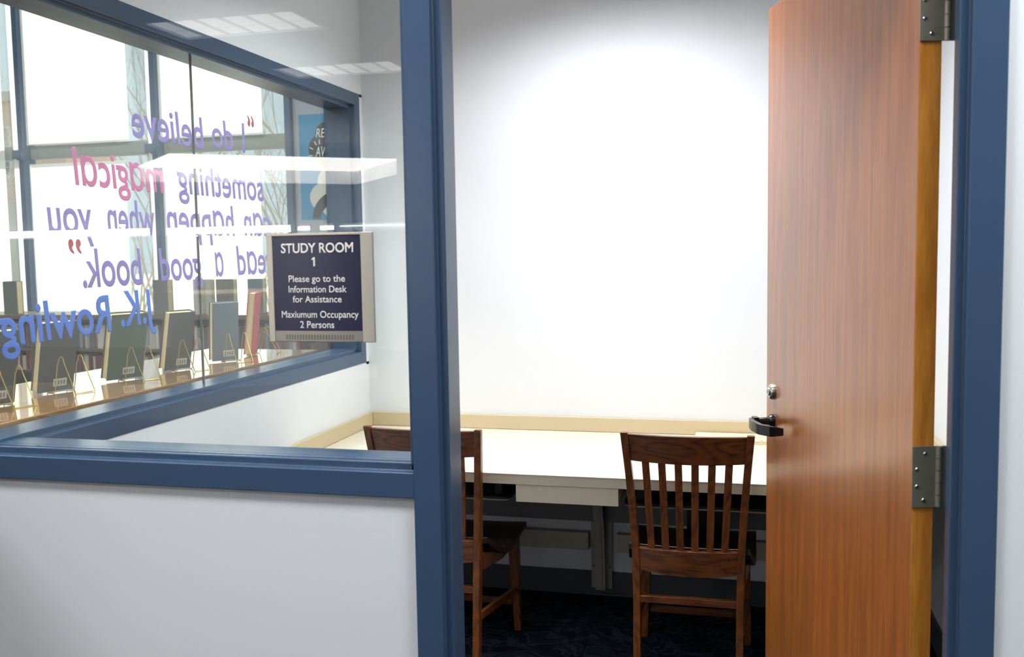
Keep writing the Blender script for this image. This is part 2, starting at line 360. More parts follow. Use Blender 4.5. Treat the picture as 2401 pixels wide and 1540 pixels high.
# ------------------------------------------------------------------ long side window (glass towards the library), with vinyl lettering
win2 = struct(thing('window_2'), 'long side window of two butted panes with mirrored vinyl quotation')
def vprof(z, sgn, stop=(.02, .126)):                   # (x, z) polygon, frame face on the room side
    a, b = stop; X = XL+.003
    return [(X, z-.052*sgn), (X, z), (X-a, z), (X-a, z+.016*sgn), (X-b, z+.016*sgn), (X-b, z), (X-T, z), (X-T, z-.052*sgn)]
YW = 3.902
MB().prism(vprof(.989+.052, 1), Y0+.031, YW-.0525, 'y').build('sill_rail', m_blue, win2, bevel=.0022)
MB().prism(vprof(2.159-.052, -1), Y0+.031, YW-.0525, 'y').build('head_rail', m_blue, win2, bevel=.0022)
X = XL+.003; a, b = .02, .126; y = YW-.052
MB().prism([(X, YW), (X, y), (X-a, y), (X-a, y-.016), (X-b, y-.016), (X-b, y), (X-T, y), (X-T, YW)], .989, 2.159, 'z').build('jamb', m_blue, win2, bevel=.0022)
XG = -1.732
for (y0, y1) in ((Y0+.031, 2.7335), (2.7375, YW-.060)):
    MB().box(XG-.003, XG+.003, y0, y1, 1.05, 2.098).build('glass_pane', m_glass, win2)
MB().box(XG-.0035, XG+.0035, 2.7336, 2.7374, 1.05, 2.098).build('glass_joint', mat('joint', srgb(120, 125, 120), .4), win2)

def text_mesh(txt, size=1.0, shear=0.0, bold=0.0):
    c = bpy.data.curves.new('t', 'FONT'); c.body = txt; c.size = size; c.shear = shear; c.bevel_depth = max(bold, .0005); c.bevel_resolution = 0; c.resolution_u = 4
    o = bpy.data.objects.new('t', c); COL.objects.link(o); bpy.context.view_layer.update()
    me = bpy.data.meshes.new_from_object(o); bpy.data.objects.remove(o)
    return me
def place_text(txt, name, m, parent, x0, x1, base, height, frame, bold=0.0, shear=0.0, ref='H', thick=.0004, slope=0.0, keep=False):
    """frame(a, h, d) -> world point; a runs in reading direction"""
    me = text_mesh(txt, bold=bold, shear=shear)
    rf = text_mesh(ref, bold=bold); rh = max(v.co.y for v in rf.vertices)
    xs = [v.co.x for v in me.vertices]; mn, mxx = min(xs), max(xs)
    sy = height/rh; sx = (x1-x0)/(mxx-mn)
    bm = bmesh.new(); bm.from_mesh(me); zs_ = [v.co.z for v in bm.verts]; z0_, z1_ = min(zs_), max(zs_)
    for v in bm.verts:
        aa = x0+(v.co.x-mn)*sx; v.co = Vector(frame(aa, base+v.co.y*sy+slope*(aa-x0), thick*(v.co.z-z0_)/max(1e-6, z1_-z0_)))
    bmesh.ops.remove_doubles(bm, verts=bm.verts, dist=1e-6)
    bmesh.ops.recalc_face_normals(bm, faces=bm.faces)
    m2 = bpy.data.meshes.new(name); bm.to_mesh(m2); bm.free(); m2.materials.append(m)
    o = bpy.data.objects.new(name, m2); COL.objects.link(o); o.parent = parent; return o
side = lambda aa, h, d: (XG-.0032-d, -aa, h)          # reads along -Y, on the library side of the pane
def word(txt, ya, yb, base, h, m, **k):
    return place_text(txt, 'lettering', m, win2, -ya, -yb, base, h, side, bold=k.pop('bold', .012), **k)
SH = .10
for args in (('\u201c', 3.131, 3.085, 1.866, .098, m_red), ('I', 3.062, 3.045, 1.833, .100, m_purple), ('do', 2.985, 2.850, 1.830, .096, m_purple), ('believe', 2.802, 2.428, 1.818, .100, m_purple),
             ('something', 3.182, 2.640, 1.668, .098, m_purple), ('magical', 2.570, 2.170, 1.664, .098, m_pink),
             ('can', 3.225, 3.035, 1.542, .100, m_purple), ('happen', 2.972, 2.578, 1.540, .100, m_purple), ('when', 2.516, 2.300, 1.536, .098, m_purple), ('you', 2.240, 2.066, 1.534, .098, m_purple),
             ('read', 3.230, 2.974, 1.404, .100, m_purple), ('a', 2.890, 2.837, 1.403, .098, m_purple), ('good', 2.763, 2.528, 1.397, .098, m_purple), ('book.', 2.445, 2.187, 1.391, .104, m_purple),
             ('\u201d', 2.188, 2.138, 1.420, .098, m_red), ('J.K.', 2.500, 2.336, 1.274, .100, m_vblue), ('Rowling', 2.297, 1.884, 1.266, .100, m_vblue)):
    txt, ya, yb, base, h, m = args; txt = txt.replace('a', '\u0251')
    word(txt, ya, yb, base, h, m, shear=0.0 if txt in ('I',) else SH, slope=-.012 if txt == 'Rowling' else 0, bold=.024 if m is m_vblue else .016)

# ------------------------------------------------------------------ room sign on the front glass
SX0, SX1, SZ0, SZ1 = -.974, -.739, 1.288, 1.5115
ys = Y0+.0519
sg_ = thing('room_sign', 'navy STUDY ROOM 1 sign in a silver frame stuck on the front glass', 'sign', (0, 0, 0))
def bow(x, d):                                        # gently convex across its width
    q = (x-(SX0+SX1)/2)/((SX1-SX0)/2); return ys-d-.006*(1-q*q)
def bowed(x0, x1, z0, z1, d0, d1, n=14):
    g = MB(); rings = []
    for i in range(n+1):
        x = x0+(x1-x0)*i/n
        rings.append([(x, ys if d0 is None else bow(x, d0), z0), (x, bow(x, d1), z0), (x, bow(x, d1), z1), (x, ys if d0 is None else bow(x, d0), z1)])
    return g.loft(rings)
bowed(SX0, SX1, SZ0, SZ1, None, .003).build('backing', m_signframe, sg_, bevel=.0006)
bowed(SX0, -.9605, SZ0, SZ1, .003, .0075, 4).build('side_rail', m_signframe, sg_, bevel=.0012)
bowed(-.7645, SX1, SZ0, SZ1, .003, .0075, 4).build('side_rail', m_signframe, sg_, bevel=.0012)
bowed(-.9605, -.7645, SZ1-.005, SZ1, .003, .0072, 8).build('top_lip', m_signframe, sg_, bevel=.0008)
bowed(-.9600, -.7650, SZ0+.0238, SZ1-.0052, .0031, .0052).build('name_plate', m_navy, sg_)
stp = bowed(-.9600, -.7650, SZ0+.002, SZ0+.0232, .0031, .0058).build('slider_strip', m_strip, sg_)
face = lambda aa, h, d: (aa, bow(aa, .00525+d), h)
def st(txt, x0, x1, base, h, bold=.012, m=m_letter, ref='H'): return place_text(txt, 'lettering', m, sg_, x0, x1, base, h, face, bold=bold, ref=ref)
st('STUDY ROOM', -.9405, -.7800, 1.4715, .0195, .026)
g = MB(); xo, zo = -.8660, 1.4440          # numeral 1 with its flag
g.prism([(xo-.0015, zo), (xo+.0022, zo), (xo+.0022, zo+.0185), (xo-.0006, zo+.0185), (xo-.0052, zo+.0150), (xo-.0052, zo+.0122), (xo-.0015, zo+.0140)], bow(xo, .0053), bow(xo, .0057), 'y')
g.build('lettering', m_letter, sg_)
st('Please go to the', -.9250, -.7995, 1.4120, .0135)
st('Information Desk', -.9260, -.7965, 1.3905, .0135)
st('for Assistance', -.9170, -.8080, 1.3700, .0135)
st('Maxiumum Occupancy', -.9440, -.7725, 1.3385, .0140)
st('2 Persons', -.9020, -.8255, 1.3175, .0140)
g = MB()
pat = [(0, 1, 1, 0, 1, 1), (1, 0, 0, 1, 1, 0), (1, 1, 0, 1, 0, 1), (1, 1, 0, 1, 1, 0), None, (1, 0, 1, 1, 1, 0), (1, 1, 0, 0, 1, 1), (1, 0, 1, 1, 0, 0), (1, 1, 1, 0, 0, 1), None, (0, 0, 1, 1, 1, 1), (1, 0, 0, 0, 0, 0)]
for i, p in enumerate(pat):
    if not p: continue
    for j in range(6):
        if p[j]:
            x = -.905+i*.0068+(j//3)*.0024; z = 1.4360-(j % 3)*.0026
            yb = bow(x, .0052); g.loft([[(x+math.cos(a*PI/3)*r, yb-dy, z+math.sin(a*PI/3)*r) for a in range(6)] for r, dy in ((.0009, 0), (.0006, .0006))])
g.build('braille', m_braille, sg_, kind='stuff')
for i in range(24):
    x = -.935+i*.0064
    bowed(x, x+.0036, 1.2935, 1.3035, .0058, .0061, 1).build('slot', m_slot, stp)

# ------------------------------------------------------------------ desk across the back of the room
dt, th = .706, .0215
desk = thing('wall_desk', 'long cream laminate desk built in along the back wall', 'desk', (-.5, 3.5, 0))
def DM(): return MB(Matrix.Translation((.5, -3.5, 0)))
DM().box(XL+.001, RW-.001, DY, YB-.001, dt-.0015, dt).build('desktop_laminate', m_lam, desk)
DM().box(XL+.001, RW-.001, DY+.0008, YB-.001, dt-.036, dt-.0016).build('desktop', m_edge, desk, bevel=.0006)
DM().box(XL+.021, RW-.021, YB-.02, YB-.001, dt+.0015, dt+.060).build('back_splash', m_splash, desk, bevel=.001)
DM().box(XL+.001, XL+.020, DY, YB-.001, dt+.0015, dt+.060).build('side_splash', m_splash, desk, bevel=.001)
DM().box(RW-.020, RW-.001, DY, YB-.001, dt+.0015, dt+.060).build('side_splash', m_splash, desk, bevel=.001)
DM().box(-.784, -.430, DY+.002, DY+.022, .609, dt-.037).box(-.784, -.765, DY+.022, DY+.42, .615, dt-.037).box(-.449, -.430, DY+.022, DY+.42, .615, dt-.037).box(-.765, -.449, DY+.022, DY+.42, .615, .622).build('drawer_box', m_edge, desk, bevel=.0008)
# brackets
for bx in (-.612, -1.40, .45):
    br = MB(Matrix.Translation((.5, -3.5, 0)))
    yb0 = YB-.0185
    br.box(bx-.044, bx+.044, yb0-.005, yb0, .035, dt-.037)            # wall plate
    br.box(bx-.030, bx+.030, YB-.55, yb0, dt-.042, dt-.037)            # top plate
    web = [(yb0-.005, .04)]
    cur = []
    for i in range(15):
        q = i/14; a = q*PI/2
        cur.append((yb0-.045-(.46)*(1-math.cos(a))**1.25, .04+(dt-.06-.04)*math.sin(a)**1.0))
    web += cur+[(yb0-.505, dt-.042), (yb0-.005, dt-.042)]
    br.prism(web, bx+.006, bx+.012, 'x')
    rings = [[(bx-.020, y_, z_), (bx+.020, y_, z_), (bx+.020, y_+.004, z_+.004), (bx-.020, y_+.004, z_+.004)] for (y_, z_) in cur]
    br.loft(rings)
    b_ = br.build('support_bracket', m_brkt, desk)
    for (dx, dz) in ((-.034, .13), (.034, .13), (-.034, .5), (.034, .42)):
        s_ = MB(Matrix.Translation((.5, -3.5, 0))); s_.loft([cyl_pts((bx+dx, yb0-.005-d, dz), 'y', r, 10) for d, r in ((0, .0055), (.003, .004))]); s_.build('screw', m_steel, b_, smooth=True)
# trunking on the wall under the desk
tk = thing('wall_trunking', 'deep grey cable trunking on the wall under the desk', 'trunking', (-.5, YB, .33))
TT = Matrix.Translation((.5, -YB, -.33))
MB(TT).box(XL+.012, RW-.012, YB-.010, YB-.0005, .325, .49).build('base_channel', m_grey, tk)
MB(TT).box(XL+.012, RW-.012, YB-.05, YB-.0105, .33, .485).build('cover', m_grey, tk, bevel=.004)
MB(TT).loft([cyl_pts((-.69, YB-.0505-d, .452), 'y', .004, 8) for d in (0, .0015)]).build('screw', m_blackplastic, tk)
for (x0, x1, lab) in ((-1.30, -.665, 'cream raceway box under the trunking, left of the bracket'), (-.545, .62, 'cream raceway box under the trunking, right of the bracket')):
    rc = thing('raceway_box', lab, 'raceway', ((x0+x1)/2, YB, .25)); TR = Matrix.Translation((-(x0+x1)/2, -YB, -.25))
    MB(TR).box(x0, x1, YB-.006, YB-.0005, .205, .275).build('back_plate', m_cream2, rc)
    MB(TR).box(x0, x1, YB-.045, YB-.0065, .203, .278).build('cover', m_cream2, rc, bevel=.002)
# keyboard trays under the desktop
for (x0, x1, lab) in ((-1.42, -.822, 'black keyboard tray with a metal rim under the left of the desk'), (-.420, .30, 'black keyboard tray under the desk behind the right chair')):
    kt = thing('keyboard_tray', lab, 'tray', ((x0+x1)/2, DY+.2, .6)); TK = Matrix.Translation((-(x0+x1)/2, -DY-.2, -.6))
    def rr(x0, x1, y0, y1, r):
        pts = []
        for (cx, cy, a0) in ((x1-r, y1-r, 0), (x0+r, y1-r, 90), (x0+r, y0+r, 180), (x1-r, y0+r, 270)):
            for i in range(6): a = math.radians(a0+18*i); pts.append((cx+r*math.cos(a), cy+r*math.sin(a)))
        return pts
    MB(TK).prism(rr(x0, x1, DY+.06, DY+.34, .03), .600, .6075).build('tray', m_blackplastic, kt)
    MB(TK).prism(rr(x0+.002, x1-.002, DY+.058, DY+.342, .03), .5935, .5995).build('rim', m_steel if x0 < -1 else m_steel, kt, bevel=.002)
    for xx in (x0+.05, x1-.05): MB(TK).box(xx-.012, xx+.012, DY+.10, DY+.30, .608, dt-.0365).build('hanger', m_blackplastic, kt)
pc = thing('computer_box', 'small black computer hung under the desk behind the right chair, red light on its front', 'computer', (-.165, 3.55, .45))
TP = Matrix.Translation((.165, -3.55, -.45))
MB(TP).box(-.235, -.095, 3.59, 3.78, .40, .60).build('case', m_blackplastic, pc, bevel=.006)
MB(TP).box(-.238, -.092, 3.64, 3.68, .395, dt-.0365).build('strap', m_black, pc)
lb = thing('power_brick', 'dark red box with a red light under the desk edge, behind the right chair', 'adapter', (-.31, 3.33, .64))
TL = Matrix.Translation((.31, -3.33, -.64))
MB(TL).box(-.350, -.262, 3.29, 3.37, .609, .668).build('case', mat('dark_red', srgb(60, 20, 26), .5), lb, bevel=.003)
MB(TL).box(-.2745, -.2705, 3.2875, 3.2898, .6560, .6595).build('indicator', m_led, lb)

# pad lying on the desk by the back wall
pd = thing('desk_pad', 'flat cream pad lying at the back of the desk beside the door edge', 'pad', (-.08, 3.84, dt))
MB().box(-.135, .15, -.085, .062, .0005, .012).build('sheets', m_pad, pd, bevel=.001)
MB().box(-.137, .152, -.087, .064, .0121, .0145).build('cover', mat('pad_cover', srgb(246, 232, 196), .5), pd, bevel=.0008)
MB().box(.118, .126, -.080, -.072, .0146, .0152).build('red_mark', mat('red_mark', srgb(210, 40, 60), .5), pd)

# ------------------------------------------------------------------ oak side chairs
def lerp_tab(tab, z):
    for (a, b) in zip(tab, tab[1:]):
        if z <= b[0]:
            q = (z-a[0])/(b[0]-a[0]); return [a[i]+(b[i]-a[i])*q for i in range(1, len(a))]
    return list(tab[-1][1:])
POST = [(0, .178, -.016, .030), (.12, .178, -.004, .034), (.30, .179, .008, .036), (.42, .181, .014, .038), (.50, .184, .013, .036), (.60, .190, .004, .033), (.74, .200, -.016, .028), (.88, .212, -.046, .022)]
# z, outer half width, rear face y, depth
def make_chair(label):
    c = thing('oak_chair', label, 'chair', group='oak chairs at the wall desk')
    for s in (-1, 1):
        rings = []
        for i in range(23):
            z = .88*i/22; xo, yr, d = lerp_tab(POST, z)
            rings.append([(s*(xo-.024), yr, z), (s*xo, yr, z), (s*xo, yr+d, z), (s*(xo-.024), yr+d, z)])
        p = MB().loft(rings).build('back_post', m_chair, c, bevel=.0025)
        pl = MB(); pl.loft([cyl_pts((s*(.181-.011), yy, .408), 'y', r, 10) for yy, r in ((.0142, .0055), (.0118, .0045))]); pl.build('plug', m_chair, p, smooth=True)
        # front leg
        rings = [[(s*xa, ya, z), (s*xb, ya, z), (s*xb, yb, z), (s*xa, yb, z)] for (z, xa, xb, ya, yb) in ((0, .178, .203, .445, .472), (.16, .170, .201, .440, .472), (.30, .162, .199, .435, .473), (.39, .158, .198, .432, .474))]
        MB().loft(rings).build('front_leg', m_chair, c, bevel=.0025)
        MB().loft([[(s*.168, .030, .205), (s*.182, .030, .205), (s*.182, .030, .233), (s*.168, .030, .233)], [(s*.180, .445, .150), (s*.194, .445, .150), (s*.194, .445, .178), (s*.180, .445, .178)]]).build('side_stretcher', m_chair, c, bevel=.002)
        # apron under the seat
        MB().loft([[(s*.170, .045, .375), (s*.186, .045, .375), (s*.186, .045, .435), (s*.170, .045, .435)], [(s*.180, .25, .352), (s*.196, .25, .352), (s*.196, .25, .380), (s*.180, .25, .380)], [(s*.176, .435, .350), (s*.192, .435, .350), (s*.192, .435, .395), (s*.176, .435, .395)]]).build('side_apron', m_chair, c, bevel=.002)
    def curved(x0t, bul, zlo, zhi, yat, d, n=18, lowarc=0):
        rings = []
        for i in range(n+1):
            q = -1+2*i/n; cc = 1-q*q; xh_lo = lerp_tab(POST, zlo)[0]-.0238; xh_hi = lerp_tab(POST, zhi)[0]-.0238
            yl = lerp_tab(POST, zlo)[1]+yat-bul*cc; yh = lerp_tab(POST, zhi)[1]+yat-bul*cc
            rings.append([(q*xh_lo, yl, zlo-lowarc*cc), (q*xh_hi, yh, zhi), (q*xh_hi, yh+d, zhi), (q*xh_lo, yl+d, zlo-lowarc*cc)])
        return MB().loft(rings)
    curved(0, .022, .783, .874, .006, .018, lowarc=.004).build('crest_rail', m_chairx, c, bevel=.002)
    curved(0, .018, .408, .484, .004, .020, lowarc=.010).build('lower_rail', m_chairx, c, bevel=.002)
    for k in range(6):
        q = (k-2.5); rings = []
        for i in range(11):
            w_ = i/10; z = .478+(.79-.478)*w_; x = q*(.0472+(.0533-.0472)*w_); yr = lerp_tab(POST, z)[1]
            bb = .018+.004*w_; cc = 1-(x/.17)**2; yy = yr+.010-bb*cc
            rings.append([(x-.0118, yy, z), (x+.0118, yy, z), (x+.0118, yy+.010, z), (x-.0118, yy+.010, z)])
        MB().loft(rings).build('slat', m_chair, c, bevel=.0015)
    rs = MB(); rs.box(-.156, .156, .012, .034, .299, .322); rs.build('rear_stretcher', m_chairx, c, bevel=.002)
    rs = MB(); rs.box(-.168, .168, .448, .468, .100, .122); rs.build('front_stretcher', m_chairx, c, bevel=.002)
    rs = MB(); rs.box(-.162, .162, .444, .462, .352, .402); rs.build('front_apron', m_chairx, c, bevel=.002)
    prof = [(.040, .492), (.062, .486), (.10, .462), (.15, .430), (.21, .407), (.28, .398), (.35, .402), (.42, .416), (.47, .425), (.498, .420)]
    g = MB(); nx = 14; rings = []
    for (y, z) in prof:
        hw = .196+.024*min(1, max(0, (y-.04)/.2))
        top = [(hw*(-1+2*i/nx), y, z-.006*(1-(-1+2*i/nx)**2)) for i in range(nx+1)]
        bot = [(hw*(1-2*i/nx), y, z-.024) for i in range(nx+1)]
        rings.append(top+bot)
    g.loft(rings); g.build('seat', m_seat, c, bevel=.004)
    return c
ch = make_chair('dark oak slat-back chair standing beside the open door, fully in view')
ch.location = (-.199, 3.070, 0)
c2 = dup(ch, (-1.078, 3.035, 0), math.radians(-1.5), 'dark oak slat-back chair half hidden behind the blue door post')

# ------------------------------------------------------------------ bookcase outside the side window
def bookcase(label, x0, x1, y0, y1, ztop, shelves, facing, name='bookcase', mtop=None):
    cx, cy = (x0+x1)/2, (y0+y1)/2
    bc = thing(name, label, 'bookcase', (cx, cy, 0)); TB = Matrix.Translation((-cx, -cy, 0))
    MB(TB).box(x0-.01, x1+.01, y0-.01, y1+.01, ztop-.038, ztop).build('top', mtop or m_counter, bc, bevel=.003)
    if facing == 'x':      # open towards -X, divisions along y
        MB(TB).box(x1-.018, x1, y0, y1, .0, ztop-.039).build('back_panel', m_case, bc)
        n = max(1, round((y1-y0)/.92))
        for i in range(n+1):
            y = y0+(y1-y0-.024)*i/n; MB(TB).box(x0, x1-.019, y, y+.024, 0, ztop-.039).build('upright', m_case, bc)
            if i < n:
                for z in shelves: MB(TB).box(x0+.01, x1-.019, y+.0245, y+(y1-y0-.024)/n-.0005, z-.022, z).build('shelf', m_case, bc)
    else:                  # open towards -Y
        MB(TB).box(x0, x1, y1-.018, y1, .0, ztop-.039).build('back_panel', m_case, bc)
        n = max(1, round((x1-x0)/.92))
        for i in range(n+1):
            x = x0+(x1-x0-.024)*i/n; MB(TB).box(x, x+.024, y0, y1-.019, 0, ztop-.039).build('upright', m_case, bc)
            if i < n:
                for z in shelves: MB(TB).box(x+.0245, x+(x1-x0-.024)/n-.0005, y0+.01, y1-.019, z-.022, z).build('shelf', m_case, bc)
    return bc
bookcase('low oak bookcase right outside the side window, books on stands along its top', -2.335, -1.825, .95, 3.74, 1.060, (.10, .42, .74), 'x')
bookcase('low dark bookcase farther off in the library, in front of the big windows', -7.4, -3.2, 6.55, 7.0, 1.020, (.10, .34, .565, .745), 'y', mtop=m_case)

# display books on the near bookcase: hardback seen from its back, leaning on a brass wire easel
def book_mesh(Wd, Tk, H, cover, stripe=None):
    """local: x = along the cover (0..Wd), y = outwards from the cover facing us (block at y<0), z up"""
    parts = []
    g = MB(); ct = .0028
    g.box(0, Wd, -ct, 0, 0, H); g.box(0, Wd, -Tk, -Tk+ct, 0, H)
    g.box(Wd-ct, Wd, -Tk+ct, -ct, 0, H)
    return g
def display_book(P, phi, Wd, Tk, H, cover, label, lean=13, lab=True, easel=True, cat='book', group='books standing open to view on the near bookcase', spine=None, mirror=False):
    ph = math.radians(phi)
    uu = Vector((math.sin(ph), math.cos(ph), 0)); nn = Vector((math.cos(ph), -math.sin(ph), 0))
    L = math.radians(lean); up = Vector((0, 0, 1))*math.cos(L)+nn*math.sin(L); n2 = nn*math.cos(L)-Vector((0, 0, 1))*math.sin(L)
    lift = Tk*0+.004
    T_ = Matrix(((uu.x, n2.x, up.x, 0), (uu.y, n2.y, up.y, 0), (uu.z, n2.z, up.z, 0), (0, 0, 0, 1)))
    bk = thing('display_book' if easel else 'standing_book', label, cat, (P[0], P[1], P[2]+lift), group=group)
    ct = .0028
    g = MB(T_); g.box(0, Wd, -ct, 0, 0, H); g.box(0, Wd, -Tk, -Tk+ct, 0, H)
    g.box(Wd-ct, Wd, -Tk+ct, -ct, 0, H)
    g.build('cover', cover, bk, bevel=.0006)
    MB(T_).box(.004, Wd-.0032, -Tk+ct+.0002, -ct-.0002, .003, H-.004).build('page_block', m_page, bk)
    if lab:
        lb_ = MB(T_).box(Wd*.42, Wd*.42+.044, .0003, .0007, .016, .040).build('barcode_label', m_label, bk)
        bb = MB(T_)
        for i in range(11):
            if i % 3 != 2: bb.box(Wd*.42+.005+i*.0031, Wd*.42+.0068+i*.0031, .0008, .0010, .020, .034)
        bb.build('barcode', m_labelbar, lb_, kind='stuff')
    return bk
def easel(P, phi, Wd, label, off=.5, sc=1.0):
    ph = math.radians(phi); uu = Vector((math.sin(ph), math.cos(ph), 0)); nn = Vector((math.cos(ph), -math.sin(ph), 0))
    O = Vector(P)+uu*(Wd*off)
    es = thing('wire_easel', label, 'book stand', tuple(O), group='brass wire easels on the near bookcase')
    r = .0016; tl = math.tan(math.radians(13))
    def Q(a, n, z): return uu*a+nn*n+Vector((0, 0, z))
    def loop(a0, a1):     # inverted V: rises along the book, comes down behind it to the foot
        z1 = .112*sc; pts = [Q(a0, -.030, .012), Q(a0, -.032, r), Q(a0, .004, r)]
        pts += [Q(a0+(a1-a0)*.0, .008+z*tl, z) for z in (.004, .03, .06, .09)]
        cx = .008+z1*tl
        for i in range(7):
            a = PI*i/6; pts.append(Q(a0+(a1-a0)*.4*(1-math.cos(a))/2, cx+.010*(1-math.cos(a)), .094*sc+.018*sc*math.sin(a)))
        for i in range(1, 7):
            q = i/6; pts.append(Q(a0+(a1-a0)*(.4+.6*q), cx+.020+.042*q, .094*sc*(1-q)+r*q))
        return pts
    # one bent wire: foot bar between the two loops
    l1 = loop(-.030, -.018); l2 = loop(.034, .046)
    w_ = MB(); w_.tube(l1+[Q(-.012, .088, r)]+[Q(.040, .090, r)]+l2[::-1], r, 6); w_.build('wire', m_gold, es, smooth=True)
    w_ = MB(); w_.tube([Q(-.030, -.032, r), Q(.034, -.032, r)], r, 6); w_.build('front_bar', m_gold, es, smooth=True)
    return es
cv = [mat('cover_dark_%s' % n, srgb(*c), .45, noise=.12, nscale=30) for n, c in (('grey', (76, 76, 78)), ('slate', (82, 82, 86)), ('green', (78, 100, 82)), ('charcoal', (92, 90, 94)), ('blue_grey', (116, 130, 140)), ('red', (206, 70, 86)))]
ZB = 1.0605
books = [((-2.060, 2.130), 15, .120, .034, .212, cv[0], 'black-grey hardback cut by the left edge of the picture, on a brass easel', .62),
         ((-2.084, 2.398), 18, .118, .034, .218, cv[1], 'dark slate hardback on a brass easel, first whole book from the left', .70),
         ((-2.059, 2.684), 20, .134, .034, .224, cv[2], 'dark green-grey hardback on a brass easel, second whole book from the left', .70),
         ((-2.027, 2.956), 22, .106, .036, .212, cv[3], 'charcoal hardback on a brass easel beside the glass joint', .72),
         ((-2.014, 3.246), 38, .104, .036, .226, cv[4], 'blue-grey hardback on a brass easel between the glass joint and the sign', .75),
         ((-1.976, 3.475), -17, .112, .032, .254, cv[5], 'tall thin book with a red cover seen edge-on left of the sign', .75)]
for k, (p, phi, Wd, Tk, H, m, lab, off) in enumerate(books):
    P3 = (p[0], p[1], ZB)
    display_book(P3, phi, Wd, Tk, H, m, lab, lean=13 if k < 4 else 6, lab=(k not in (5,)))
    easel(P3, phi, Wd, 'twisted brass wire easel holding the '+['black-grey book at the left picture edge', 'dark slate book', 'dark green-grey book', 'charcoal book beside the glass joint', 'blue-grey book', 'tall red book left of the sign'][k], off)

# books standing on top of the far bookcase
far = [(-6.03, .135, .07, 'dark olive hardback on the far bookcase, by the left picture edge', (70, 76, 66)), (-4.61, .130, .075, 'grey-brown hardback on the far bookcase, above the letter J', (84, 84, 84)),
       (-4.25, .075, .05, 'pale grey book on the far bookcase, left of the glass joint', (150, 148, 140)), (-4.145, .055, .05, 'pale narrow book on the far bookcase, right of the glass joint', (140, 138, 130)),
       (-4.05, .150, .06, 'dark brown hardback on the far bookcase, above the blue-grey book', (86, 80, 74)), (-3.775, .125, .06, 'dark teal hardback on the far bookcase, behind the tall red book', (66, 78, 82))]
for (x, w_, t_, lab, c) in far:
    bk = thing('standing_book', lab, 'book', (x, 6.62, 1.0202), group='books standing on top of the far bookcase')
    H = .272; m = mat('far_cover', srgb(*c), .5); ct = .004
    MB().box(0, w_, 0, ct, 0, H).box(0, w_, t_-ct, t_, 0, H).box(0, ct, ct, t_-ct, 0, H).build('cover', m, bk)
    MB().box(ct+.0002, w_-.004, ct+.0002, t_-ct-.0002, .003, H-.004).build('page_block', m_page, bk)

# rows of spines in the far bookcase (the part seen above the near bookcase)
spn = ('dark red', 'dark brown', 'tan', 'slate', 'brown', 'off-white', 'crimson', 'charcoal', 'light grey')
spm = [mat('spine_%d' % i, srgb(*c), .55) for i, c in enumerate(((120, 62, 62), (70, 60, 62), (150, 140, 130), (60, 66, 72), (98, 78, 70), (160, 152, 148), (88, 40, 44), (52, 54, 60), (110, 112, 118)))]
n_mod = round(4.2/.92); step = (4.2-.024)/n_mod
def block(x): # inside an upright?
    q = (x+7.4) % step; return q < .026
protos = {}
for (zs, hmin, hmax, grp, lab) in ((.7452, .17, .205, 'book spines on the upper shelf of the far bookcase', 'spine on the upper shelf of the far bookcase'),
                                   (.5652, .115, .145, 'low spines on the second shelf of the far bookcase', 'low spine on the second shelf of the far bookcase')):
    x = -6.25
    while x < -3.35:
        w_ = random.uniform(.016, .034)
        if block(x) or block(x+w_) or block(x+w_/2): x += .006; continue
        h_ = random.uniform(hmin, hmax); mi = random.randrange(len(spm)) if zs > .7 else random.choice((0, 6, 6, 2, 5, 7))
        me = bpy.data.meshes.new('shelved_book'); 
        g = MB().box(0, w_-.0012, 0, .13, 0, h_); o = g.build('shelved_book', spm[mi]); o.location = (x, 6.575+random.uniform(0, .012), zs)
        tag(o, '%s %s, %s section' % (spn[mi], lab, ('first', 'second', 'third', 'fourth', 'fifth', 'sixth')[min(5, int((x+7.4)/step))]), 'book', grp); bpy.data.meshes.remove(me)
        x += w_

# ------------------------------------------------------------------ big library windows, shades, poster
YE = 8.0
win3 = struct(thing('window_3'), 'big exterior library windows with dark blue mullions')
for x in (-12.9, -11.4, -9.91, -8.42, -6.93, -5.44, -4.07):
    MB().box(x-.028, x+.028, YE-.06, YE+.10, .82, LC).build('mullion', m_blue, win3)
    if x > -8 and x < -4.2:
        MB().box(x-.028, x+.028, YE-.09, YE-.0605, 2.44, 2.53).build('clip', m_blue, win3)
        MB().box(x-.13, x-.0285, YE-.03, YE+.02, 2.46, 2.54).build('transom_stub', m_blue, win3)
MB().box(-14, -4.04, YE-.02, YE+.12, .82, .90).build('sill', m_transom, win3)
for (xa, xb) in ((-12.87, -11.43), (-11.37, -9.94), (-9.88, -8.45), (-8.39, -6.96), (-6.90, -5.47), (-5.41, -4.10)):
    MB().box(xa, xb, YE+.03, YE+.036, .90, LC).build('glass_pane', m_glass, win3)
    MB().box(xa, xb, YE+.04, YE+.12, 2.455, 2.585).build('transom', m_transom, win3)
